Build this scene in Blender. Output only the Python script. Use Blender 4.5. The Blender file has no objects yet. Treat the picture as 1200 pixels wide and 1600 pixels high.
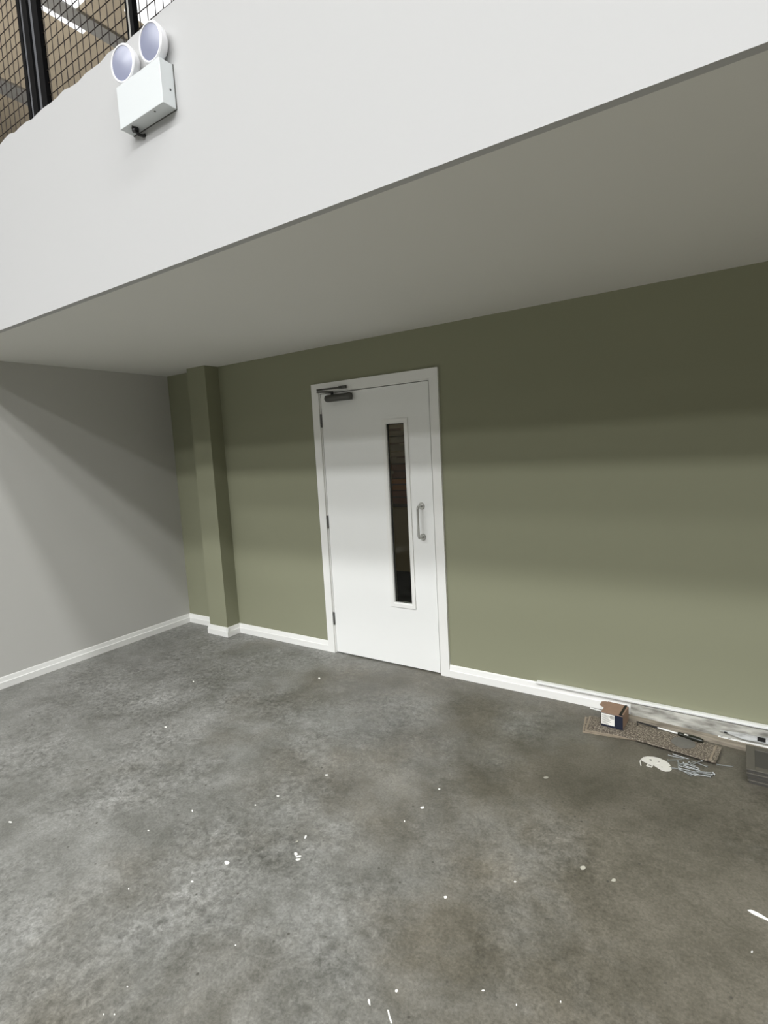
import bpy, bmesh, math, random
from mathutils import Vector, Matrix, Euler
random.seed(7)
PI = math.pi
C = bpy.context.scene.collection
sc = bpy.context.scene

# ------------------------------------------------------------------ camera
cam_data = bpy.data.cameras.new('camera')
cam_data.sensor_fit = 'HORIZONTAL'; cam_data.sensor_width = 36.0
cam_data.lens = 855.16 / 1200 * 36.0
cam_data.clip_start = 0.02
cam = bpy.data.objects.new('camera', cam_data); C.objects.link(cam)
cam.location = (4.6415, -3.2806, 1.6197)
cam.rotation_euler = (1.4540, 0.0528, 0.5915)
sc.camera = cam

# ------------------------------------------------------------------ world
w = bpy.data.worlds.new('world'); sc.world = w; w.use_nodes = True
bg = w.node_tree.nodes['Background']
bg.inputs[0].default_value = (1.0, 0.985, 0.955, 1); bg.inputs[1].default_value = 0.015

# ------------------------------------------------------------------ high-bay lamps of the hall
def area(name, loc, sx, sy, power, rot=(0, 0, 0), col=(1, 0.99, 0.965)):
    l = bpy.data.lights.new(name, 'AREA'); l.shape = 'RECTANGLE'; l.size = sx; l.size_y = sy
    l.energy = power; l.color = col
    o = bpy.data.objects.new(name, l); C.objects.link(o); o.location = loc; o.rotation_euler = rot
    return o
LZ = 8.7
# (x centre, y, length, width, watts): rows of high-bay fittings running across the hall
for hx_, hy_, hl_, hw_, hp_ in ((6.2, -3.9, 4, 0.4, 110), (11, -3.9, 5, 0.4, 520), (6.2, -5.5, 4, 0.6, 60), (11, -7.2, 5, 0.5, 560), (6.2, -8.9, 4, 0.5, 600), (-2.5, -8.6, 4, 0.5, 160), (1.8, -8.6, 4, 0.5, 330),
                                (-2.5, -11, 4, 0.6, 420), (1.8, -11, 4, 0.6, 60), (-2.5, -14, 4, 0.8, 240), (1.8, -14, 4, 0.8, 640), (6.2, -14, 4, 0.8, 500), (11, -14, 5, 0.8, 150),
                                (-2.5, -18, 4, 1.0, 190), (1.8, -18, 4, 1.0, 980), (1.8, -26, 6, 1.2, 280)):
    area('hall_lamp', (hx_, hy_, LZ), hl_, hw_ * 1.5, hp_, col=(0.99, 1, 1.015))
# added unseen uplight that brightens the hall roof lining
area('roof_fill_light', (-5.5, 1.5, 5.0), 4, 3, 130, rot=(PI, 0, 0), col=(1, 0.98, 0.96))

sc.view_settings.view_transform = 'Standard'; sc.view_settings.look = 'None'
sc.view_settings.exposure = -0.10; sc.view_settings.gamma = 1.0
sc.view_settings.use_curve_mapping = False

# ------------------------------------------------------------------ materials
def srgb(r, g, b):
    f = lambda c: c / 12.92 if c <= 0.04045 else ((c + 0.055) / 1.055) ** 2.4
    return (f(r / 255), f(g / 255), f(b / 255), 1)

def mat(name, col, rough=0.5, metal=0.0, var=0.04, scale=8.0, bump=0.0, bscale=60.0, emit=None, estr=0.0, spec=0.5):
    m = bpy.data.materials.new(name); m.use_nodes = True
    nt = m.node_tree; b = nt.nodes['Principled BSDF']
    b.inputs['Roughness'].default_value = rough; b.inputs['Metallic'].default_value = metal
    b.inputs['Specular IOR Level'].default_value = spec
    tc = nt.nodes.new('ShaderNodeTexCoord'); n = nt.nodes.new('ShaderNodeTexNoise')
    n.inputs['Scale'].default_value = scale; n.inputs['Detail'].default_value = 5
    nt.links.new(tc.outputs['Object'], n.inputs['Vector'])
    r = nt.nodes.new('ShaderNodeMix'); r.data_type = 'RGBA'
    a = [max(0, c * (1 - var)) for c in col[:3]] + [1]; z = [min(1, c * (1 + var)) for c in col[:3]] + [1]
    r.inputs[6].default_value = a; r.inputs[7].default_value = z
    nt.links.new(n.outputs[0], r.inputs[0]); nt.links.new(r.outputs[2], b.inputs['Base Color'])
    if bump:
        n2 = nt.nodes.new('ShaderNodeTexNoise'); n2.inputs['Scale'].default_value = bscale
        nt.links.new(tc.outputs['Object'], n2.inputs['Vector'])
        bp = nt.nodes.new('ShaderNodeBump'); bp.inputs['Strength'].default_value = bump; bp.inputs['Distance'].default_value = 0.002
        nt.links.new(n2.outputs[0], bp.inputs['Height']); nt.links.new(bp.outputs[0], b.inputs['Normal'])
    if emit:
        b.inputs['Emission Color'].default_value = emit; b.inputs['Emission Strength'].default_value = estr
    return m

M = {}
M['white_wall'] = mat('white_emulsion', srgb(183, 183, 182), 0.75, var=0.01, scale=2, bump=0.05, spec=0.25)
M['soffit'] = mat('soffit_emulsion', srgb(226, 225, 220), 0.8, var=0.01, scale=2, spec=0.2)
M['grey_wall'] = mat('pale_grey_emulsion', srgb(196, 195, 190), 0.8, var=0.012, scale=2, bump=0.05, spec=0.2)
M['green_wall'] = mat('sage_green_emulsion', srgb(141, 142, 119), 0.75, var=0.015, scale=2, bump=0.05, spec=0.25)
M['gloss'] = mat('white_satin_paint', srgb(238, 238, 234), 0.32, var=0.01, scale=3)
M['door'] = mat('white_door_laminate', srgb(240, 241, 238), 0.4, var=0.008, scale=3)
M['steel'] = mat('satin_steel', srgb(200, 200, 196), 0.3, 0.75, 0.05, 30)
M['dark_steel'] = mat('closer_metal', srgb(92, 92, 88), 0.4, 0.5, 0.05, 30)
M['hinge'] = mat('hinge_metal', srgb(110, 110, 108), 0.4, 0.8)
M['black_gap'] = mat('black_seal_gap_shade', srgb(22, 22, 20), 0.8)
M['black_steel'] = mat('black_powder_coat', srgb(5, 5, 6), 0.6, 0.0, 0.1, 20, spec=0.12)
M['wire'] = mat('dark_wire', srgb(40, 30, 24), 0.5, 0.3)
M['galv'] = mat('galvanised_steel', srgb(92, 93, 96), 0.6, 0.1, 0.12, 15)
M['beam'] = mat('grey_roof_steel', srgb(158, 156, 150), 0.6, 0.1, 0.1, 6)
M['roof'] = mat('tan_roof_lining', srgb(196, 182, 158), 0.85, 0, 0.06, 12)
M['housing'] = mat('white_polycarbonate', srgb(206, 210, 210), 0.45, var=0.01)
M['head'] = mat('white_plastic', srgb(240, 240, 242), 0.3, var=0.01)
M['lens'] = mat('frosted_lens', srgb(138, 142, 163), 0.22, var=0.05, scale=14)
M['black'] = mat('black_plastic', srgb(20, 20, 20), 0.4)
M['cardboard'] = mat('brown_cardboard', srgb(150, 124, 104), 0.8, 0, 0.15, 25)
M['navy'] = mat('navy_print', srgb(24, 30, 48), 0.5, 0, 0.1, 20)
M['screw'] = mat('zinc_plated_screw', srgb(186, 190, 190), 0.35, 0.7, 0.1, 60)
M['plate'] = mat('white_painted_metal', srgb(226, 224, 216), 0.45, 0, 0.05, 30)
M['grey_panel'] = mat('dark_grey_panel', srgb(92, 89, 81), 0.6, 0, 0.08, 25)
M['grey_panel2'] = mat('dark_grey_recess', srgb(72, 70, 66), 0.6, 0, 0.08, 25)
M['chip'] = mat('white_paint_flake', srgb(240, 239, 232), 0.6)
M['dull'] = mat('pale_chip', srgb(176, 174, 160), 0.7)
M['putty'] = mat('grey_disc', srgb(112, 110, 104), 0.6, 0, 0.15, 60)
M['handle_dark'] = mat('dark_green_handle', srgb(30, 32, 22), 0.35)
M['trim'] = mat('white_trim', srgb(240, 241, 238), 0.4, 0, 0.02)

def glass():
    m = bpy.data.materials.new('door_glass'); m.use_nodes = True; nt = m.node_tree; nt.nodes.clear()
    o = nt.nodes.new('ShaderNodeOutputMaterial'); mx = nt.nodes.new('ShaderNodeMixShader')
    t = nt.nodes.new('ShaderNodeBsdfTransparent'); t.inputs[0].default_value = (0.8, 0.82, 0.78, 1)
    g = nt.nodes.new('ShaderNodeBsdfGlossy'); g.inputs['Roughness'].default_value = 0.02
    f = nt.nodes.new('ShaderNodeFresnel'); f.inputs[0].default_value = 1.3
    nt.links.new(f.outputs[0], mx.inputs[0]); nt.links.new(t.outputs[0], mx.inputs[1]); nt.links.new(g.outputs[0], mx.inputs[2])
    nt.links.new(mx.outputs[0], o.inputs[0]); return m
M['glass'] = glass()

def floor_mat():
    m = bpy.data.materials.new('worn_concrete'); m.use_nodes = True; nt = m.node_tree; b = nt.nodes['Principled BSDF']
    L = nt.links.new
    tc = nt.nodes.new('ShaderNodeTexCoord')
    def noise(scale, detail, rough=0.6, dist=0.0):
        n = nt.nodes.new('ShaderNodeTexNoise'); n.inputs['Scale'].default_value = scale; n.inputs['Detail'].default_value = detail
        n.inputs['Roughness'].default_value = rough; n.inputs['Distortion'].default_value = dist
        L(tc.outputs['Object'], n.inputs['Vector']); return n
    def ramp(src, p0, c0, p1, c1):
        r = nt.nodes.new('ShaderNodeValToRGB'); r.color_ramp.elements[0].position = p0; r.color_ramp.elements[1].position = p1
        r.color_ramp.elements[0].color = c0; r.color_ramp.elements[1].color = c1; L(src, r.inputs[0]); return r
    def mix(bt, fac, a, bb):
        x = nt.nodes.new('ShaderNodeMix'); x.data_type = 'RGBA'; x.blend_type = bt
        if isinstance(fac, float): x.inputs[0].default_value = fac
        else: L(fac, x.inputs[0])
        L(a, x.inputs[6])
        if isinstance(bb, tuple): x.inputs[7].default_value = bb
        else: L(bb, x.inputs[7])
        return x.outputs[2]
    # warm to cool base, cooler to the left and towards the camera
    sep = nt.nodes.new('ShaderNodeSeparateXYZ'); L(tc.outputs['Object'], sep.inputs[0])
    my = nt.nodes.new('ShaderNodeMath'); my.operation = 'MULTIPLY_ADD'; L(sep.outputs[1], my.inputs[0]); my.inputs[1].default_value = 0.6; L(sep.outputs[0], my.inputs[2])
    mm = nt.nodes.new('ShaderNodeMath'); mm.operation = 'MULTIPLY_ADD'; L(my.outputs[0], mm.inputs[0]); mm.inputs[1].default_value = 0.30; mm.inputs[2].default_value = -0.26
    big = noise(1.3, 6, 0.6, 0.2)
    ms = nt.nodes.new('ShaderNodeMath'); ms.operation = 'ADD'; L(mm.outputs[0], ms.inputs[0])
    mb = nt.nodes.new('ShaderNodeMath'); mb.operation = 'MULTIPLY_ADD'; L(big.outputs[0], mb.inputs[0]); mb.inputs[1].default_value = 2.2; mb.inputs[2].default_value = -1.1
    L(mb.outputs[0], ms.inputs[1])
    base = ramp(ms.outputs[0], 0.15, srgb(130, 130, 125), 0.8, srgb(104, 100, 89))
    c = base.outputs[0]
    # cloudy trowelling
    n1 = noise(3.0, 9, 0.72, 0.25); r1 = ramp(n1.outputs[0], 0.33, (0.60, 0.60, 0.575, 1), 0.68, (1.24, 1.24, 1.26, 1))
    c = mix('MULTIPLY', 1.0, c, r1.outputs[0])
    n2 = noise(30, 6, 0.7, 0.5); r2 = ramp(n2.outputs[0], 0.34, (0.48, 0.48, 0.47, 1), 0.66, (1.48, 1.48, 1.5, 1))
    cool = ramp(ms.outputs[0], 0.1, (0.85, 0.85, 0.85, 1), 0.9, (0.45, 0.45, 0.45, 1))
    nm = noise(1.9, 3, 0.5, 0.2); rm = ramp(nm.outputs[0], 0.38, (0.22, 0.22, 0.22, 1), 0.62, (1, 1, 1, 1))
    cf = mix('MULTIPLY', 1.0, cool.outputs[0], rm.outputs[0])
    c = mix('MULTIPLY', cf, c, r2.outputs[0])
    n3 = noise(95, 4, 0.7); r3 = ramp(n3.outputs[0], 0.32, (0.68, 0.68, 0.67, 1), 0.68, (1.3, 1.3, 1.3, 1))
    c = mix('MULTIPLY', 0.8, c, r3.outputs[0])
    # dark pits
    v = nt.nodes.new('ShaderNodeTexVoronoi'); v.inputs['Scale'].default_value = 15; L(tc.outputs['Object'], v.inputs['Vector'])
    rv = ramp(v.outputs['Distance'], 0.05, (1, 1, 1, 1), 0.1, (0, 0, 0, 1))
    n4 = noise(3.5, 2); r4 = ramp(n4.outputs[0], 0.42, (0, 0, 0, 1), 0.55, (0.85, 0.85, 0.85, 1))
    fm = mix('MULTIPLY', 1.0, rv.outputs[0], r4.outputs[0])
    c = mix('MIX', fm, c, srgb(70, 68, 62))
    L(c, b.inputs['Base Color'])
    rr = ramp(n1.outputs[0], 0.3, (0.36, 0.36, 0.36, 1), 0.75, (0.55, 0.55, 0.55, 1)); L(rr.outputs[0], b.inputs['Roughness'])
    bp = nt.nodes.new('ShaderNodeBump'); bp.inputs['Strength'].default_value = 0.6; bp.inputs['Distance'].default_value = 0.003
    L(n2.outputs[0], bp.inputs['Height']); L(bp.outputs[0], b.inputs['Normal'])
    b.inputs['Specular IOR Level'].default_value = 0.5
    return m
M['floor'] = floor_mat()

def speckle(name, c0, c1, scale, streak=(1, 1, 1), rough=0.7, p=(0.45, 0.58)):
    m = bpy.data.materials.new(name); m.use_nodes = True; nt = m.node_tree; b = nt.nodes['Principled BSDF']
    tc = nt.nodes.new('ShaderNodeTexCoord'); mp = nt.nodes.new('ShaderNodeMapping'); mp.inputs['Scale'].default_value = streak
    n = nt.nodes.new('ShaderNodeTexNoise'); n.inputs['Scale'].default_value = scale; n.inputs['Detail'].default_value = 4
    r = nt.nodes.new('ShaderNodeValToRGB'); r.color_ramp.elements[0].position = p[0]; r.color_ramp.elements[1].position = p[1]
    r.color_ramp.elements[0].color = c0; r.color_ramp.elements[1].color = c1
    L = nt.links.new
    L(tc.outputs['Object'], mp.inputs[0]); L(mp.outputs[0], n.inputs['Vector']); L(n.outputs[0], r.inputs[0]); L(r.outputs[0], b.inputs['Base Color'])
    b.inputs['Roughness'].default_value = rough
    return m
M['slab'] = speckle('flecked_brown_slab', srgb(88, 79, 69), srgb(172, 163, 146), 120, (1, 1.6, 1), p=(0.48, 0.62))
M['slab_edge'] = mat('slab_border', srgb(150, 138, 120), 0.7, 0, 0.15, 40)
M['dusty'] = speckle('dusty_timber', srgb(112, 104, 92), srgb(165, 156, 140), 9, (1, 7, 5), 0.8, (0.3, 0.7))
M['channel'] = speckle('dusty_white_metal', srgb(140, 140, 136), srgb(208, 210, 208), 14, (1, 3, 3), 0.5, (0.3, 0.6))
M['film'] = speckle('dusty_white_board', srgb(112, 110, 102), srgb(192, 191, 182), 11, (0.7, 2, 3), 0.6, (0.33, 0.6))

# ------------------------------------------------------------------ helpers
def box(bm, x0, x1, y0, y1, z0, z1, mtx=None):
    vs = [bm.verts.new(Vector(p)) for p in [(x0, y0, z0), (x1, y0, z0), (x1, y1, z0), (x0, y1, z0), (x0, y0, z1), (x1, y0, z1), (x1, y1, z1), (x0, y1, z1)]]
    if mtx:
        for v in vs: v.co = mtx @ v.co
    for f in [(3, 2, 1, 0), (4, 5, 6, 7), (0, 1, 5, 4), (1, 2, 6, 5), (2, 3, 7, 6), (3, 0, 4, 7)]:
        bm.faces.new([vs[i] for i in f])
    return vs

def tube(bm, pts, r, seg=10, cap=True):
    pts = [Vector(p) for p in pts]; rings = []
    rs = r if isinstance(r, (list, tuple)) else [r] * len(pts)
    up = None
    for i, p in enumerate(pts):
        d = (pts[min(i + 1, len(pts) - 1)] - pts[max(i - 1, 0)]).normalized()
        if up is None:
            up = Vector((0, 0, 1)) if abs(d.z) < 0.9 else Vector((1, 0, 0))
        a = d.cross(up).normalized(); b2 = a.cross(d).normalized(); up = b2
        rings.append([bm.verts.new(p + a * rs[i] * math.cos(2 * PI * k / seg) + b2 * rs[i] * math.sin(2 * PI * k / seg)) for k in range(seg)])
    for i in range(len(rings) - 1):
        for k in range(seg):
            bm.faces.new([rings[i][k], rings[i][(k + 1) % seg], rings[i + 1][(k + 1) % seg], rings[i + 1][k]])
    if cap:
        bm.faces.new(rings[0][::-1]); bm.faces.new(rings[-1])

def lathe(bm, prof, mtx, seg=32):
    rings = []
    for r, h in prof:
        rings.append([bm.verts.new(mtx @ Vector((max(r, 1e-5) * math.cos(2 * PI * k / seg), max(r, 1e-5) * math.sin(2 * PI * k / seg), h))) for k in range(seg)])
    for i in range(len(rings) - 1):
        for k in range(seg):
            bm.faces.new([rings[i][k], rings[i][(k + 1) % seg], rings[i + 1][(k + 1) % seg], rings[i + 1][k]])
    bm.faces.new(rings[0][::-1]); bm.faces.new(rings[-1])

def prism(bm, poly, z0, z1, mtx=None):
    mtx = mtx or Matrix()
    lo = [bm.verts.new(mtx @ Vector((x, y, z0))) for x, y in poly]; hi = [bm.verts.new(mtx @ Vector((x, y, z1))) for x, y in poly]
    n = len(poly)
    bm.faces.new(lo[::-1]); bm.faces.new(hi)
    for i in range(n): bm.faces.new([lo[i], lo[(i + 1) % n], hi[(i + 1) % n], hi[i]])

def obj(name, bm, m, parent=None, bevel=0, smooth=False, segs=2):
    bmesh.ops.recalc_face_normals(bm, faces=bm.faces)
    me = bpy.data.meshes.new(name); bm.to_mesh(me); bm.free()
    for x in (m if isinstance(m, list) else [m]): me.materials.append(x)
    if smooth:
        for p in me.polygons: p.use_smooth = True
    o = bpy.data.objects.new(name, me); C.objects.link(o)
    if parent: o.parent = parent
    if bevel:
        b = o.modifiers.new('bevel', 'BEVEL'); b.width = bevel; b.segments = segs; b.limit_method = 'ANGLE'; b.angle_limit = math.radians(40)
    if smooth:
        e = o.modifiers.new('split', 'EDGE_SPLIT'); e.split_angle = math.radians(40)
    return o

def B(*boxes):
    bm = bmesh.new()
    for b in boxes: box(bm, *b)
    return bm

def struct(name, bm, m, label=None, cat=None, **k):
    o = obj(name, bm, m, **k)
    if 'parent' not in k or k['parent'] is None:
        o['kind'] = 'structure'
        if label: o['label'] = label; o['category'] = cat
    return o

def tag(o, label, cat, group=None, kind=None):
    o['label'] = label; o['category'] = cat
    if group: o['group'] = group
    if kind: o['kind'] = kind
    return o

def thing(name, label, cat, loc=(0, 0, 0), rotz=0, group=None, kind=None):
    o = bpy.data.objects.new(name, None); C.objects.link(o); o.location = loc; o.rotation_euler = (0, 0, rotz)
    return tag(o, label, cat, group, kind)

H = 2.3985; D = 1.8113; ZT = 3.293
LX0, LX1 = 1.8825, 2.8224       # door leaf
AO0, AO1 = 1.803, 2.902         # architrave outer
ANG = 0.0326

# ------------------------------------------------------------------ structure
struct('floor', B((-10, 16, -34, 6, -0.1, 0)), M['floor'], 'worn grey concrete floor with cloudy patches', 'floor')

bm = B((-0.2, LX0 - 0.03, 0, 0.12, 0, H), (LX1 + 0.03, 9, 0, 0.12, 0, H), (LX0 - 0.03, LX1 + 0.03, 0, 0.12, 2.08, H))
struct('wall_back', bm, M['green_wall'], 'sage green painted wall around the white door', 'wall')

bm = bmesh.new()
prism(bm, [(0, 0.12), (ANG * 6, -6), (ANG * 6 - 0.2, -6), (-0.2, 0.12)], 0, H)
struct('wall_left', bm, M['grey_wall'], 'pale grey painted side wall left of the green wall', 'wall')

# pilaster in the corner
struct('wall_pilaster', B((0.4921, 0.7318, -0.1432, 0.02, 0, H)), M['green_wall'], 'sage green boxed pilaster standing out near the left corner', 'pilaster')

struct('ceiling', B((-0.2, 9, -D + 0.001, 3.2, H, H + 0.12)), M['soffit'], 'plain white underside of the mezzanine over the door', 'ceiling')

# fascia with slightly wavering top edge
bm = bmesh.new(); N = 150
xs = [-0.2 + 9.2 * i / N for i in range(N + 1)]
rows = []
for x in xs:
    zt = ZT + 0.006 + 0.007 * math.sin(x * 9.3 + 1) * math.sin(x * 23) + random.uniform(-0.005, 0.005)
    rows.append([bm.verts.new(v) for v in [(x, -D, H - 0.001), (x, -D, zt), (x, -D + 0.03, zt), (x, -D + 0.03, H - 0.001)]])
for a, b in zip(rows, rows[1:]):
    for k in range(4): bm.faces.new([a[k], b[k], b[(k + 1) % 4], a[(k + 1) % 4]])
bm.faces.new(rows[0]); bm.faces.new(rows[-1][::-1])
struct('wall_fascia', bm, M['white_wall'], 'white plastered mezzanine fascia above the recess', 'fascia')
struct('floor_mezzanine', B((-0.2, 9, -D + 0.03, 3.2, 3.1, 3.2)), M['grey_panel'], 'mezzanine deck behind the white fascia', 'floor')

# skirtings: square lower board with a chamfered top
SH = 0.086
def skirt(name, p0, p1, nrm, label, h=SH, t=0.018):
    p0 = Vector((p0[0], p0[1], 0)); p1 = Vector((p1[0], p1[1], 0)); n = Vector((nrm[0], nrm[1], 0)).normalized()
    prof = [(0, 0), (t, 0), (t, h * 0.55), (t * 0.72, h * 0.6), (t * 0.45, h * 0.94), (t * 0.3, h), (0, h)]
    bm = bmesh.new()
    A = [bm.verts.new(p0 + n * a + Vector((0, 0, z))) for a, z in prof]; Bv = [bm.verts.new(p1 + n * a + Vector((0, 0, z))) for a, z in prof]
    k = len(prof)
    bm.faces.new(A); bm.faces.new(Bv[::-1])
    for i in range(k): bm.faces.new([A[i], A[(i + 1) % k], Bv[(i + 1) % k], Bv[i]])
    return struct(name, bm, M['gloss'], label, 'skirting')
skirt('baseboard_left', (0.0, 0), (ANG * 6, -6), (1, ANG), 'white skirting along the pale grey left wall')
skirt('baseboard_corner', (0.01, 0), (0.492, 0), (0, -1), 'short white skirting between the corner and the pilaster')
skirt('baseboard_pilaster_front', (0.474, -0.1432), (0.750, -0.1432), (0, -1), 'short white skirting across the pilaster front')
skirt('baseboard_pilaster_side', (0.7318, -0.16), (0.7318, -0.001), (1, 0), 'short white skirting on the side of the pilaster')
skirt('baseboard_back', (0.735, 0), (AO0, 0), (0, -1), 'white skirting on green wall between pilaster and door')
skirt('baseboard_right', (AO1, 0), (9, 0), (0, -1), 'white skirting on green wall right of the door')

# ------------------------------------------------------------------ door
door = thing('door_1', 'white flush door with narrow vision panel in the green wall', 'door', kind='structure')
# architrave (one board frame), stands proud of the wall
bm = B((AO0, LX0 - 0.013, -0.018, 0.0, 0, 2.06), (LX1 + 0.013, AO1, -0.018, 0.0, 0, 2.06), (AO0, AO1, -0.018, 0.0, 2.06, 2.128))
obj('architrave', bm, M['gloss'], door)
bm = B((LX0 - 0.03, LX0 - 0.005, -0.004, 0.12, 0, 2.08), (LX1 + 0.005, LX1 + 0.03, -0.006, 0.12, 0, 2.08), (LX0 - 0.005, LX1 + 0.005, -0.006, 0.12, 2.053, 2.08))
obj('door_lining', bm, M['gloss'], door)
obj('door_stop', B((LX0 - 0.005, LX0 + 0.012, 0.041, 0.055, 0, 2.053), (LX1 - 0.012, LX1 + 0.005, 0.041, 0.055, 0, 2.053), (LX0 + 0.012, LX1 - 0.012, 0.041, 0.055, 2.04, 2.053)), M['black_gap'], door)  # stop coloured black to paint shade into the gap round the leaf
GX0, GX1, GZ0, GZ1 = 2.468, 2.615, 0.487, 1.785
leaf = obj('door_leaf', B((LX0, GX0 - .005, -0.004, 0.04, 0.01, 2.048), (GX1 + .005, LX1, -0.004, 0.04, 0.01, 2.048), (GX0 - .005, GX1 + .005, -0.004, 0.04, 0.01, GZ0 - .005), (GX0 - .005, GX1 + .005, -0.004, 0.04, GZ1 + .005, 2.048)), M['door'], door)
bw = 0.033
bm = bmesh.new()
# glazing bead, sloped towards the glass
def bead(bm, y_out, y_face, y_in):
    o = [(GX0 - bw, GZ0 - bw), (GX1 + bw, GZ0 - bw), (GX1 + bw, GZ1 + bw), (GX0 - bw, GZ1 + bw)]
    m_ = [(GX0 - 0.008, GZ0 - 0.008), (GX1 + 0.008, GZ0 - 0.008), (GX1 + 0.008, GZ1 + 0.008), (GX0 - 0.008, GZ1 + 0.008)]
    i_ = [(GX0, GZ0), (GX1, GZ0), (GX1, GZ1), (GX0, GZ1)]
    R_ = []
    for pts, y in ((o, y_out), (o, y_face), (m_, y_face), (i_, y_in), (i_, 0.03)):
        R_.append([bm.verts.new((x, y, z)) for x, z in pts])
    for a, b in zip(R_, R_[1:]):
        for k in range(4): bm.faces.new([a[k], a[(k + 1) % 4], b[(k + 1) % 4], b[k]])
bead(bm, -0.003, -0.013, -0.006)
obj('vision_panel_bead', bm, M['gloss'], leaf)
obj('vision_panel_glass', B((GX0 - .004, GX1 + .004, 0.014, 0.020, GZ0 - .004, GZ1 + .004)), M['glass'], leaf)
bs = 0.008
obj('glazing_seal', B((GX0 - .001, GX0 + bs, 0.008, 0.013, GZ0, GZ1), (GX1 - bs * .6, GX1 + .001, 0.008, 0.013, GZ0, GZ1), (GX0, GX1, 0.008, 0.013, GZ1 - bs * .7, GZ1), (GX0, GX1, 0.008, 0.013, GZ0, GZ0 + bs * .5)), M['black_gap'], leaf)
# pull handle
hx, hz0, hz1 = 2.730, 0.985, 1.205
bm = bmesh.new()
pts = [(hx, -0.004, hz0)]
for k in range(7):
    a = PI / 2 * k / 6; pts.append((hx, -0.045 - 0.018 * math.sin(a), hz0 + 0.018 - 0.018 * math.cos(a)))
for k in range(7):
    a = PI / 2 * (1 - k / 6); pts.append((hx, -0.045 - 0.018 * math.sin(a), hz1 - 0.018 + 0.018 * math.cos(a)))
pts.append((hx, -0.004, hz1))
tube(bm, pts, 0.0085, 14)
ph = obj('pull_handle', bm, M['steel'], leaf, smooth=True)
for z in (hz0, hz1):
    bm = bmesh.new(); mt = Matrix.Translation((hx, -0.004, z)) @ Matrix.Rotation(PI / 2, 4, 'X')
    lathe(bm, [(0.025, 0), (0.025, 0.005), (0.022, 0.008), (0.014, 0.008), (0.014, 0.004)], mt)
    obj('handle_rose', bm, M['steel'], ph, smooth=True)
# hinges
for z in (1.85, 1.065, 0.285):
    bm = bmesh.new(); tube(bm, [(LX0 - 0.005, -0.009, z - 0.05), (LX0 - 0.005, -0.009, z + 0.05)], 0.0065, 12)
    hg = obj('hinge', bm, M['hinge'], door, smooth=True)
    obj('hinge_leaf', B((LX0 - 0.018, LX0 - 0.004, -0.0075, -0.003, z - 0.05, z + 0.05)), M['hinge'], hg)
# overhead closer
bm = bmesh.new()
mt = Matrix.Translation((1.955, -0.032, 2.008)) @ Matrix.Rotation(PI / 2, 4, 'Y')
lathe(bm, [(0.010, 0), (0.022, 0.003), (0.0265, 0.012), (0.0275, 0.05), (0.0265, 0.2), (0.0275, 0.215), (0.0275, 0.228), (0.021, 0.238), (0.006, 0.24)], mt, 28)
for v in bm.verts: v.co.y = -0.032 + (v.co.y + 0.032) * 1.0
cl = obj('door_closer', bm, M['dark_steel'], leaf, smooth=True)
obj('closer_back_plate', B((1.965, 2.185, -0.012, -0.003, 1.984, 2.032)), M['dark_steel'], cl, bevel=0.002)
bm = bmesh.new(); tube(bm, [(2.02, -0.034, 2.03), (2.02, -0.034, 2.05)], 0.011, 14); obj('closer_spindle', bm, M['black'], cl, smooth=True)
def bar(bm, a, b, wd, th):
    a = Vector(a); b = Vector(b); d = (b - a); L = d.length; d.normalize()
    up = Vector((0, 0, 1)); s = d.cross(up).normalized(); u = s.cross(d)
    mt = Matrix((( d.x, s.x, u.x, a.x), (d.y, s.y, u.y, a.y), (d.z, s.z, u.z, a.z), (0, 0, 0, 1)))
    box(bm, 0, L, -wd / 2, wd / 2, -th / 2, th / 2, mt)
bm = bmesh.new(); bar(bm, (2.03, -0.034, 2.052), (1.958, -0.135, 2.052), 0.018, 0.012); obj('closer_arm', bm, M['dark_steel'], cl, bevel=0.001)
bm = bmesh.new(); bar(bm, (1.958, -0.135, 2.066), (2.11, -0.03, 2.078), 0.016, 0.012); obj('closer_arm', bm, M['dark_steel'], cl, bevel=0.001)
obj('arm_bracket', B((2.08, 2.15, -0.034, -0.018, 2.068, 2.09)), M['dark_steel'], cl, bevel=0.003)

# ------------------------------------------------------------------ store room behind the door
bm = B((0.2, 3.6, 2.3, 2.4, 0, H), (0.1, 0.2, 0.12, 2.4, 0, H), (3.6, 3.7, 0.12, 2.4, 0, H))
struct('wall_storeroom', bm, mat('storeroom_paint', srgb(150, 140, 110), 0.8), 'dim tan wall of the store room behind the door', 'wall')
l = area('storeroom_fill_light', (1.9, 1.2, 2.3), 0.4, 0.4, 9.0, col=(1, 0.9, 0.75))  # added fill light, lifts the store room contents behind the glass
shelf = thing('shelf_unit', 'store room shelf unit with tan front seen through the door glass', 'shelf', (1.75, 1.35, 0))
obj('shelf_board', B((-0.75, 0.75, -0.25, 0.3, 1.05, 1.08)), mat('shelf_dark', srgb(60, 48, 36), 0.7), shelf)
obj('front_panel', B((-0.75, 0.75, -0.23, -0.2, 0.42, 1.05)), mat('tan_board', srgb(176, 160, 124), 0.7), shelf)
obj('plinth', B((-0.75, 0.75, -0.2, 0.3, 0, 0.42)), mat('plinth_dark', srgb(30, 27, 22), 0.8), shelf)
bcol = [srgb(128, 74, 40), srgb(170, 110, 48), srgb(122, 82, 58), srgb(150, 136, 118), srgb(140, 132, 118), srgb(128, 118, 100)]
blab = ['dark brown carton with pale label, lowest of the store room stack', 'ochre carton second from the bottom behind the door glass', 'reddish brown carton with white print in the middle of the stack',
        'pale grey carton above the reddish brown one behind the glass', 'buff carton near the top of the stack behind the glass', 'olive buff carton topmost behind the door glass']
z = 1.08
tape = mat('brown_tape', srgb(90, 62, 40), 0.4)
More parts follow.
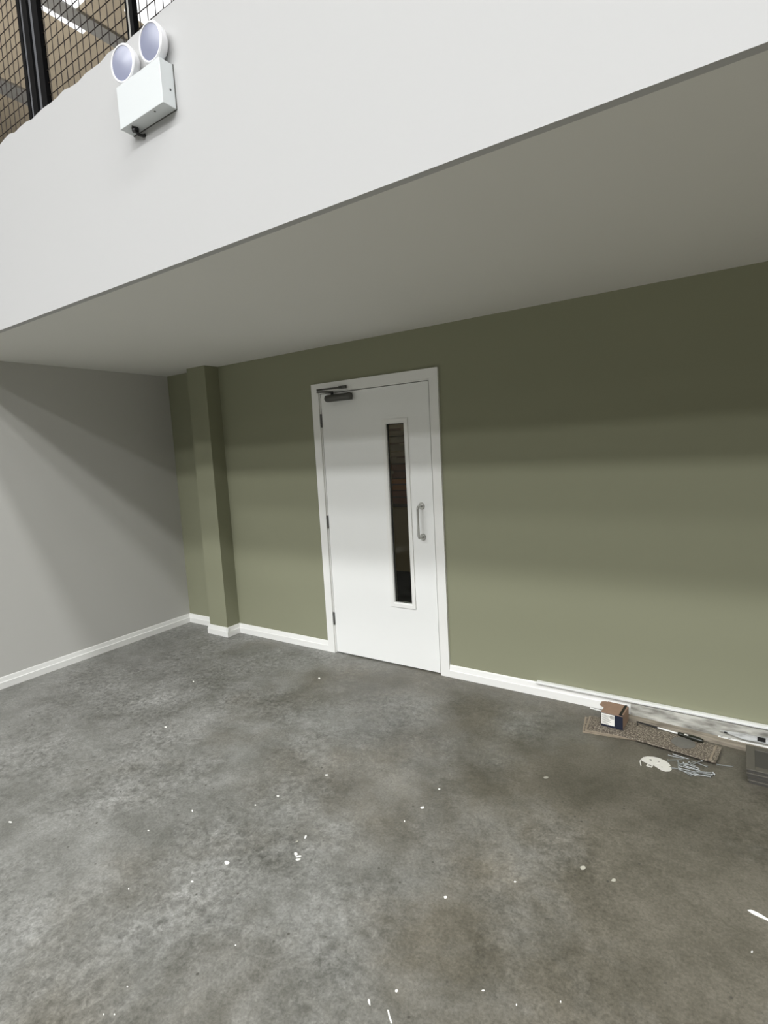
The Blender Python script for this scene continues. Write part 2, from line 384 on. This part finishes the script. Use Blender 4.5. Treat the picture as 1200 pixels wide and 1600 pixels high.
for i, hh in enumerate((0.13, 0.115, 0.14, 0.12, 0.14, 0.13)):
    t = thing('carton', blab[i], 'box', (1.75 + random.uniform(-.02, .02), 1.33, z), random.uniform(-.04, .04), 'cartons behind the door glass')
    obj('carton_body', B((-0.55, 0.55, -0.2, 0.22, 0.0, hh - 0.012)), mat('carton_board', bcol[i], 0.8, 0, 0.1, 12), t, bevel=0.003)
    obj('packing_tape', B((-0.55, 0.55, -0.2015, -0.198, hh * 0.42, hh * 0.55)), tape, t)
    obj('carton_label', B((-0.12 + i * 0.05, -0.06 + i * 0.05, -0.203, -0.2, hh * 0.3, hh * 0.5)), mat('faded_label', srgb(150, 140, 120), 0.7), t)
    z += hh

# ------------------------------------------------------------------ emergency twin-spot light
em = thing('emergency_light', 'white twin-spot emergency light box mounted on the white fascia', 'emergency light', (2.642, -D, 2.942))
obj('housing', B((-0.141, 0.143, -0.06, 0, 0, 0.157)), M['housing'], em, bevel=0.002)
obj('back_plate', B((-0.142, 0.1455, -0.003, 0, -0.002, 0.158)), M['dark_steel'], em)
for hx_, yaw in ((-0.100, 0.10), (0.088, 0.02)):
    bm = bmesh.new()
    mt = Matrix.Translation((hx_, -0.005, 0.236)) @ Matrix.Rotation(yaw, 4, 'Z') @ Matrix.Rotation(PI / 2 + 0.08, 4, 'X')
    lathe(bm, [(0.030, -0.0), (0.052, 0.006), (0.063, 0.020), (0.067, 0.034), (0.068, 0.046), (0.064, 0.050), (0.060, 0.050), (0.058, 0.046)], mt, 40)
    hd = obj('lamp_head', bm, M['head'], em, smooth=True)
    bm = bmesh.new()
    lathe(bm, [(0.059, 0.044), (0.059, 0.0475), (0.045, 0.049), (0.0, 0.0495)], mt, 40)
    obj('lamp_lens', bm, M['lens'], hd, smooth=True)
    bm = bmesh.new(); tube(bm, [(hx_, -0.022, 0.15), (hx_, -0.022, 0.185)], 0.014, 14)
    obj('swivel_neck', bm, M['head'], em, smooth=True)
bm = bmesh.new(); tube(bm, [(-0.085, -0.030, 0.004), (-0.085, -0.030, -0.012)], 0.014, 14); g = obj('cable_gland', bm, M['black'], em, smooth=True)
bm = bmesh.new(); tube(bm, [(-0.085, -0.03, -0.01), (-0.08, -0.022, -0.022), (-0.07, -0.008, -0.024), (-0.066, 0.0, -0.02)], 0.006, 10); obj('cable', bm, M['black'], g, smooth=True)
bm = bmesh.new(); tube(bm, [(0.142, -0.022, 0.06), (0.1445, -0.022, 0.06)], 0.0035, 12); obj('indicator', bm, M['black'], em)
for sx in (-0.08, 0.07):
    bm = bmesh.new(); tube(bm, [(sx, -0.045, 0.002), (sx, -0.045, -0.001)], 0.004, 10); obj('fixing_screw', bm, M['dark_steel'], em)

# ------------------------------------------------------------------ mezzanine balustrade
YB = -D + 0.05
def mesh_panel(x0, x1, label, fl=0.04, fr=0.04, rail=0.085, z0=3.215, z1=4.35):
    t = thing('mesh_panel', label, 'mesh guard', ((x0 + x1) / 2, YB, z0), group='wire mesh guards on the mezzanine edge')
    hw = (x1 - x0) / 2; hh = z1 - z0
    obj('panel_frame', B((-hw, -hw + fl, -0.012, 0.012, 0, hh), (hw - fr, hw, -0.012, 0.012, 0, hh), (-hw + fl, hw - fr, -0.018, 0.018, hh - .04, hh), (-hw + fl, hw - fr, -0.018, 0.018, 0, rail)), M['black_steel'], t)
    bm = bmesh.new(); r = 0.0021
    x = -hw + fl + 0.03
    while x < hw - fr: tube(bm, [(x, 0, rail - .003), (x, 0, hh - .038)], r, 5); x += 0.0505
    z = rail + 0.035
    while z < hh - .04: tube(bm, [(-hw + fl - .003, 0.0034, z), (hw - fr + .003, 0.0034, z)], r, 5); z += 0.055
    obj('wire_mesh', bm, M['wire'], t)
mesh_panel(0.35, 1.628, 'black framed wire mesh guard left of the wide black post', fr=0.028)
mesh_panel(1.738, 2.474, 'black framed wire mesh guard between the two black posts above the emergency light', fl=0.05, fr=0.006)
mesh_panel(2.509, 4.1, 'black framed wire mesh guard rising behind the right lamp head', fl=0.006, rail=0.115)
def post(x0, x1, y, parts, label):
    t = thing('guard_post', label, 'post', ((x0 + x1) / 2, y, 3.2), group='posts of the mezzanine guard')
    c = (x0 + x1) / 2
    for nm, a, b2, mm, dy in parts:
        obj(nm, B((a - c, b2 - c, -0.02 + dy * .6, 0.012, 0.008, 1.2)), M[mm], t)
    obj('base_plate', B((x0 - c - .02, x1 - c + .02, -0.03, 0.05, 0, 0.008)), M['black_steel'], t)
post(1.6285, 1.7375, YB, (('web', 1.6285, 1.666, 'galv', 0.02), ('channel', 1.666, 1.710, 'black_steel', 0), ('edge_strip', 1.710, 1.7375, 'galv', 0.02)), 'wide black steel guard post with grey strips at the upper left')
post(2.4745, 2.508, YB, (('edge_strip', 2.4745, 2.486, 'beam', 0.02), ('channel', 2.486, 2.508, 'black_steel', 0.02)), 'slim black guard post with pale edge directly above right lamp head')
post(2.66, 2.76, YB + 0.09, (('channel', 2.66, 2.685, 'galv', 0.01), ('web', 2.685, 2.725, 'black_steel', 0), ('channel', 2.725, 2.735, 'galv', 0.01), ('web', 2.735, 2.76, 'black_steel', 0)), 'dark striped post behind the mesh right of the slim post')

# ------------------------------------------------------------------ hall roof
RZ = 9.0
struct('ceiling_roof', B((-14, 16, -34, 14, RZ, RZ + 0.1)), M['roof'], 'tan lining of the hall roof seen through the mesh', 'roof')
for k, (x0, x1) in enumerate(((-4.98, -4.68), (-7.85, -7.40))):
    xm = (x0 + x1) / 2
    tag(obj('roof_purlin', B((x0, x1, -9, 10, RZ - 0.05, RZ)), M['beam']),
        ['grey steel roof purlin crossing under the bright rooflight', 'grey steel roof purlin at the far left edge behind the mesh'][k], 'beam', 'roof purlins')
em_m = mat('daylight_panel', srgb(250, 250, 250), 0.5, emit=(0.95, 0.98, 1, 1), estr=1.1)
def rooflight(n, x0, x1, y0, y1, label, *more):
    struct('window_%d' % n, B((x0, x1, y0, y1, RZ - 0.02, RZ - 0.001), *more), em_m, label, 'rooflight')
rooflight(1, -5.13, -3.0, -3.0, 2.28, 'bright rooflight behind the purlin at the top left', (-5.13, -4.96, 2.28, 2.62, RZ - 0.02, RZ - 0.001))
rooflight(2, -4.12, -2.2, 2.78, 4.6, 'bright rooflight behind the mesh above the right lamp head')

# ------------------------------------------------------------------ debris by the skirting
# stack of three flecked slabs
sl_lab = ['flecked brown slab at the bottom of the low stack, pale rim showing at left', 'flecked brown slab, middle one of the low stack by the wall', 'flecked brown slab on top of the stack under the carton and screwdriver']
for k, (cx, cy, rz, L_, zz) in enumerate(((4.068, -0.215, 0.16, 0.385, 0.0), (4.080, -0.220, 0.10, 0.37, 0.0075), (4.228, -0.240, -0.123, 0.604, 0.015))):
    t = thing('stone_slab', sl_lab[k], 'slab', (cx, cy, zz), rz, 'flecked slabs stacked by the skirting')
    obj('slab_body', B((-L_ / 2, L_ / 2, -0.084, 0.084, 0, 0.0073)), M['slab'], t, bevel=0.0015)
    if k < 2:
        e = 0.008
        obj('slab_rim', B((-L_ / 2 - e, -L_ / 2, -0.084 - e, 0.084, 0, 0.0065), (-L_ / 2, L_ / 2, -0.084 - e, -0.084, 0, 0.0065)), M['slab_edge'], t, bevel=0.001)
    else:
        obj('slab_rim', B((L_ / 2 - 0.03, L_ / 2 - 0.022, -0.084, 0.084, 0.0068, 0.0082)), M['slab_edge'], t)

# small carton
ct = thing('small_carton', 'small brown carton with navy side and white label on the flecked slabs', 'box', (4.025, -0.187, 0.0235), -0.05)
cw, cd, chh = 0.057, 0.068, 0.080
bm = B((-cw, cw, -cd, cd, 0, chh))
obj('carton_body', bm, M['cardboard'], ct, bevel=0.001)
bm = B((-cw - .0006, cw + .0006, -cd - 0.0012, -cd + 0.002, 0.0005, chh - 0.004), (cw - 0.016, cw + .0006, -cd + 0.0, -cd + 0.012, chh, chh + 0.0008), )
obj('printed_side', bm, M['navy'], ct)
obj('white_label', B((-cw + 0.002, cw - 0.042, -cd - 0.0022, -cd - 0.001, 0.012, chh - 0.006)), M['chip'], ct)
bm = bmesh.new()
for r_ in range(9):
    zz = 0.018 + r_ * 0.0058; L2 = random.uniform(0.025, 0.055)
    box(bm, -cw + 0.006, -cw + 0.006 + L2, -cd - 0.0026, -cd - 0.0021, zz, zz + 0.0016)
for c_ in range(7):
    x_ = cw - 0.064 + c_ * 0.003; box(bm, x_, x_ + 0.0014, -cd - 0.0026, -cd - 0.0021, 0.05, 0.068)
obj('label_print', bm, M['grey_panel'], ct)
bm = bmesh.new()
prism(bm, [(-cw, -0.01), (-cw - 0.028, 0.01), (-cw - 0.03, cd * .8), (-cw - 0.012, cd), (-cw, cd)], chh - 0.003, chh - 0.001)
obj('torn_flap', bm, M['cardboard'], ct)
obj('top_flap', B((-cw + 0.002, cw - 0.022, -cd, cd, chh, chh + 0.0018)), M['cardboard'], ct)
bm = bmesh.new(); box(bm, cw - 0.02, cw - 0.008, -cd * .95, cd, chh + .0004, chh + 0.003); obj('carton_slot', bm, M['black'], ct)

# screwdriver
def dirz(a, b):
    a = Vector(a); b = Vector(b); return a, b
sd = thing('screwdriver', 'long screwdriver with dark handle lying on the top flecked slab', 'screwdriver', (4.34, -0.175, 0.033), math.atan2(-0.040, 0.20))
bm = bmesh.new(); tube(bm, [(-0.105, 0, -0.0025), (-0.005, 0, 0)], 0.0042, 10); obj('shaft', bm, M['trim'], sd, smooth=True)
bm = bmesh.new(); tube(bm, [(-0.215, 0, -0.0045), (-0.105, 0, -0.0025)], [0.0035, 0.005], 8); obj('driver_bit', bm, M['black'], sd, smooth=True)
bm = bmesh.new(); lathe(bm, [(0.007, -0.004), (0.010, 0.0), (0.0105, 0.012), (0.0085, 0.022), (0.0125, 0.04), (0.0138, 0.07), (0.0135, 0.1), (0.011, 0.115), (0.004, 0.118)], Matrix.Rotation(PI / 2, 4, 'Y'), 18)
hn = obj('handle', bm, M['handle_dark'], sd, smooth=True)
obj('white_mark', B((0.030, 0.048, -0.012, -0.004, 0.0105, 0.0125)), M['chip'], hn)
bm = bmesh.new(); tube(bm, [(-0.215, 0, -0.005), (-0.195, -0.035, -0.0065)], [0.003, 0.0018], 8); obj('dark_hook', bm, M['black'], sd, smooth=True)  # short dark hooked piece at the far end of the shaft

# flat grey disc on the slab
bm = bmesh.new()
lathe(bm, [(0.055, 0), (0.055, 0.0022), (0.05, 0.003), (0.0, 0.003)], Matrix.Translation((4.368, -0.243, 0.0227)), 36)
tag(obj('grey_disc', bm, M['putty'], smooth=True), 'flat grey disc lying on the flecked slab below the screwdriver handle', 'disc')

# long dusty timber batten, white board behind it, white metal channel, white strips
bm = B((-0.04, 1.1, 0, 0.05, 0, 0.022))
tag(obj('timber_batten', bm, M['dusty'], bevel=0.002), 'long dusty beige timber batten on the floor behind the slabs', 'timber')
bpy.data.objects['timber_batten'].rotation_euler = (0, 0, -0.075); bpy.data.objects['timber_batten'].location = (4.09, -0.101, 0)
bm = bmesh.new(); prism(bm, [(-0.050, 0.0), (-0.044, 0.0), (-0.0245, 0.079), (-0.0305, 0.079)], 4.08, 5.2, Matrix(((0, 0, 1, 0), (1, 0, 0, 0), (0, 1, 0, 0), (0, 0, 0, 1))))
tag(obj('dusty_board', bm, M['film']), 'dusty white board leaning on the skirting behind the batten', 'board')
# channel: leaning U profile with slot
ch = thing('metal_channel', 'dusty white slotted metal channel lying on the batten at the right edge', 'metal channel', (4.52, -0.06, 0.024), -0.015)
bm = bmesh.new()
prism(bm, [(0.0, 0.02), (0.09, 0.03), (0.7, 0.05), (0.7, -0.0), (0.1, -0.0)], -0.002, 0.002, Matrix(((1, 0, 0, 0), (0, 0, 1, 0), (0, 1, 0, 0), (0, 0, 0, 1))))
obj('channel_side', bm, M['channel'], ch)
obj('slot', B((0.165, 0.20, -0.0035, -0.0015, 0.008, 0.03)), M['black'], ch)
obj('slot', B((0.02, 0.035, -0.0035, -0.0015, 0.012, 0.02)), M['black'], ch)
ch2 = thing('ruler_strip', 'thin pale perforated strip lying on the dusty batten', 'strip', (4.515, -0.088, 0.0222), -0.03)
obj('strip', B((0, 0.5, -0.006, 0.006, 0, 0.003)), M['trim'], ch2)
for k in range(2): obj('hole', B((0.012 + k * 0.03, 0.026 + k * 0.03, -0.002, 0.002, 0.003, 0.0034)), M['black'], ch2)
# white trim on top of the skirting
tb = bmesh.new(); box(tb, 3.525, 5.3, -0.034, -0.004, SH + 0.0005, SH + 0.0145)
tag(obj('white_trim_bar', tb, M['trim'], bevel=0.002), 'long white trim bar lying along the top of the skirting', 'trim bar')
tb = bmesh.new(); box(tb, 0, 0.2, -0.004, 0.004, 0, 0.005, Matrix.Translation((3.855, -0.035, 0.0)) @ Matrix.Rotation(-0.12, 4, 'Z'))
tag(obj('white_strip', tb, M['trim']), 'short white strip on the floor poking out left of the small carton', 'strip')

# stack of framed grey panels
plab = ['dark grey framed panel at the bottom of the stack by the right edge', 'dark grey framed panel second from bottom at the right edge', 'dark grey framed panel third from bottom at the right edge', 'dark grey framed panel topmost of the stack, recess facing up']
for k in range(4):
    t = thing('framed_panel', plab[k], 'panel', (4.80 + (0.004, 0, -0.004, -0.006)[k], -0.325 + (0, .004, -.003, .0)[k], 0.0185 * k), -0.02 + 0.012 * k, 'dark grey framed panels stacked at the right edge')
    obj('panel_base', B((-0.151, 0.151, -0.111, 0.111, 0, 0.012)), M['grey_panel2'], t, bevel=0.002)
    fr = 0.035
    obj('raised_border', B((-0.155, -0.155 + fr, -0.115, 0.115, 0.012, 0.018), (0.155 - fr, 0.155, -0.115, 0.115, 0.012, 0.018), (-0.155 + fr, 0.155 - fr, -0.115, -0.115 + fr, 0.012, 0.018), (-0.155 + fr, 0.155 - fr, 0.115 - fr, 0.115, 0.012, 0.018)), M['grey_panel'], t, bevel=0.0015)
    obj('recess', B((-0.12, 0.12, -0.08, 0.08, 0.012, 0.014)), M['grey_panel2'], t)

# white kidney shaped plate
pl = thing('metal_plate', 'white kidney shaped metal plate with tab on the concrete beside the screws', 'plate', (4.273, -0.468, 0.0), -0.12)
out = []
for a, b in [(-0.070, -0.008), (-0.067, 0.016), (-0.052, 0.037), (-0.028, 0.050), (0.0, 0.054), (0.028, 0.047), (0.048, 0.033), (0.060, 0.016), (0.054, 0.006), (0.066, 0.0), (0.072, -0.014), (0.068, -0.034), (0.052, -0.047), (0.032, -0.047), (0.012, -0.036), (-0.006, -0.026), (-0.034, -0.026), (-0.052, -0.022), (-0.063, -0.018)]:
    out.append((a, b))
bm = bmesh.new(); prism(bm, out, 0.002, 0.0042); pb = obj('plate_body', bm, M['plate'], pl, bevel=0.0006)
obj('tab', B((-0.034, -0.008, -0.028, -0.022, 0.0015, 0.0038), (-0.034, -0.008, -0.050, -0.042, 0.0015, 0.0038), (-0.034, -0.028, -0.042, -0.028, 0.0015, 0.0038), (-0.014, -0.008, -0.042, -0.028, 0.0015, 0.0038)), M['plate'], pl)
bm = bmesh.new(); tube(bm, [(-0.069, -0.004, 0.003), (-0.068, -0.03, 0.004), (-0.055, -0.062, 0.003)], 0.0028, 8); obj('wire_arm', bm, M['plate'], pl, smooth=True)
for a, b, r in ((-0.03, 0.012, 0.006), (0.03, -0.02, 0.003), (0.005, 0.02, 0.004)):
    bm = bmesh.new(); lathe(bm, [(r, 0.0042), (r, 0.0046), (0, 0.0046)], Matrix.Translation((a, b, 0)), 14); obj('hole', bm, M['grey_panel'], pl)
bm = bmesh.new(); lathe(bm, [(0.011, 0.0042), (0.011, 0.0058), (0.009, 0.006), (0, 0.006)], Matrix.Translation((0.002, 0.004, 0)), 20); obj('boss', bm, M['plate'], pl, smooth=True)

# screws: one master then copies
def make_screw():
    r = thing('screw', '', 'screw', (0, 0, 0))
    bm = bmesh.new(); L_ = 0.072
    tube(bm, [(0, 0, 0), (L_ * 0.93, 0, 0), (L_, 0, 0)], [0.0023, 0.0023, 0.0004], 8); obj('shank', bm, M['screw'], r, smooth=True)
    bm = bmesh.new(); lathe(bm, [(0.0027, 0.003), (0.0054, -0.0005), (0.0054, -0.0018), (0.001, -0.0014)], Matrix.Rotation(PI / 2, 4, 'Y'), 12); obj('screw_head', bm, M['screw'], r, smooth=True)
    return r
sm = make_screw(); first = True
from_px = []
def px_floor(x, y, z):
    # photograph pixel -> point on the plane of height z (places the scattered screws on the floor)
    R3 = Euler((1.4540, 0.0528, 0.5915), 'XYZ').to_matrix()
    d = R3 @ Vector(((x - 600) / 855.16, -(y - 800) / 855.16, -1)); o = Vector((4.6415, -3.2806, 1.6197))
    return o + d * ((z - o.z) / d.z)
scr = [((1044.5, 1180), (1077, 1187), .004), ((1052, 1178.5), (1078, 1186.5), .0055), ((1044, 1188), (1062, 1187), .004),
       ((1059.5, 1190), (1059.8, 1209), .006), ((1096, 1189), (1080, 1195.5), .010), ((1062, 1194.5), (1079, 1192), .006),
       ((1062, 1193), (1084, 1196.5), .005), ((1062, 1197), (1085, 1202), .004), ((1061, 1200), (1086, 1206), .006), ((1063, 1203), (1092, 1213), .004),
       ((1069, 1196), (1097, 1205), .009), ((1116, 1210), (1084, 1207), .006), ((1114, 1207.5), (1085, 1205), .008), ((1112, 1211), (1088, 1211), .004),
       ((1068, 1192), (1096, 1202), .006), ((1077, 1191), (1091, 1207), .008), ((1080, 1212), (1066, 1204), .004), ((1050, 1200), (1064, 1201.5), .004),
       ((1105, 1198), (1084, 1190), .004), ((1073, 1206), (1098, 1208), .010), ((1120, 1195), (1142, 1197.5), .003), ((1110, 1214), (1082, 1208), .004)]
special = {3: 'silver screw lying crosswise over the left end of the screw pile', 4: 'silver screw tilted up over the top right of the screw pile', 0: 'silver screw lying apart at the upper left of the screw pile, lower of two parallel',
           1: 'silver screw lying apart at the upper left of the screw pile, upper of two parallel', 17: 'silver screw between the white plate and the screw pile', 20: 'pale screw alone on concrete beside the right corner of the slabs',
           2: 'short looking silver screw above the left end of the screw pile', 11: 'silver screw whose head marks the right tip of the screw pile'}
for i, (a, b, z) in enumerate(scr):
    pa, pb_ = px_floor(*a, z), px_floor(*b, z)
    if first: s = sm; first = False
    else:
        s = sm.copy(); C.objects.link(s)
        for chd in list(sm.children):
            q = chd.copy(); C.objects.link(q); q.parent = s
    dd = pb_ - pa
    s.location = pa; s.location.z = max(z, 0.0048); s.rotation_euler = (0, 0.028 if z < .0048 else 0.0, math.atan2(dd.y, dd.x))
    s['label'] = special.get(i, 'long silver screw in the jumbled heap beside the white plate'); s['group'] = 'loose silver screws on the concrete'

# paint flakes on the concrete
def flake(pts, h, label, m='chip'):
    bm = bmesh.new()
    P = [px_floor(x, y, 0) for x, y in pts]
    c = sum(P, Vector()) / len(P)
    prism(bm, [(p.x - c.x, p.y - c.y) for p in P], 0.0, h)
    o = obj('paint_flake', bm, M['dull' if ('pale' in label or 'faint' in label) else m]); o.location = c
    return tag(o, label, 'paint flake', 'white paint flakes on the concrete')
def blob(x, y, rx, ry, label, rot=0, n=9):
    pts = []
    for k in range(n):
        a = 2 * PI * k / n; rr = random.uniform(0.75, 1.15)
        u, v = rx * rr * math.cos(a), ry * rr * math.sin(a)
        pts.append((x + u * math.cos(rot) - v * math.sin(rot), y + u * math.sin(rot) + v * math.cos(rot)))
    return flake(pts, 0.0012, label)
flake([(1168, 1422.5), (1173, 1422), (1183, 1426), (1192, 1431), (1203, 1438), (1206, 1443), (1196, 1437), (1184, 1432), (1174, 1427)], 0.002, 'long white sliver on the floor at the right edge')
blob(354.3, 1347.8, 4, 3, 'round white flake alone left of the floor centre')
blob(462.5, 1334.5, 3.2, 2.2, 'white flake in the small cluster, uppermost of three', .3)
blob(467, 1338.5, 5, 1.5, 'thin white flake in the middle of the small cluster', -.2)
blob(466, 1343, 4, 1.6, 'white flake at the lower end of the small cluster', -.1)
blob(477.5, 1307.5, 1.5, 3, 'thin white flake just above the small cluster', .7)
blob(464, 1315, 2.5, 1, 'faint white flake between the cluster and the thin one above', -.5)
blob(577, 1566, 1.8, 5, 'narrow white flake near the bottom edge, left one', -.25)
flake([(605, 1578), (607.5, 1578.5), (609.5, 1588), (613, 1598), (611, 1600), (607.5, 1590)], 0.0012, 'narrow curved white flake at the very bottom edge')
blob(619.5, 1548.5, 2.6, 2.6, 'small white flake above the curved one near the bottom edge')
blob(911, 1356, 4.5, 3.2, 'pale chip on the floor right of centre')
blob(959, 1375.5, 4, 2.5, 'pale chip just below right of the other pale chip')
blob(696, 1402, 3, 2, 'small white flake in the middle of the floor')
blob(853, 1215, 4, 1.5, 'pale flat flake on the dark floor left of the white plate')
for x, y, a, b in ((300.5, 1377.5, 2.2, 1.2), (300.5, 1267, 1, 2), (510, 1211, 3, 1.2), (16, 1284.5, 3, 1.3), (259, 1136, 2, 1.3), (434, 1244, 2.2, 1), (399, 1258, 1.6, 1),
                   (660, 1262, 3.5, 2), (686, 1233, 2, 1), (805, 1378, 2, 1.2), (807, 1570, 1.2, 2.2), (755, 1548, 2.5, 1.2), (876, 1565.5, 1.2, 2), (632, 1283, 1, 1.6), (232, 1298, 2, .9),
                   (162, 1585, 1.2, 1.5), (179, 1585, 1.2, 1.5), (201, 1389, 1, 1.6), (1175, 1487.5, 1.6, 1.6), (199, 1542, 1.5, 1), (368, 1477, 1.6, 1), (302, 1065, 1.4, 1.2), (499, 1060, 1.8, 1.2)):
    blob(x, y, a, b, 'tiny white paint speck scattered on the concrete', 0, 6)
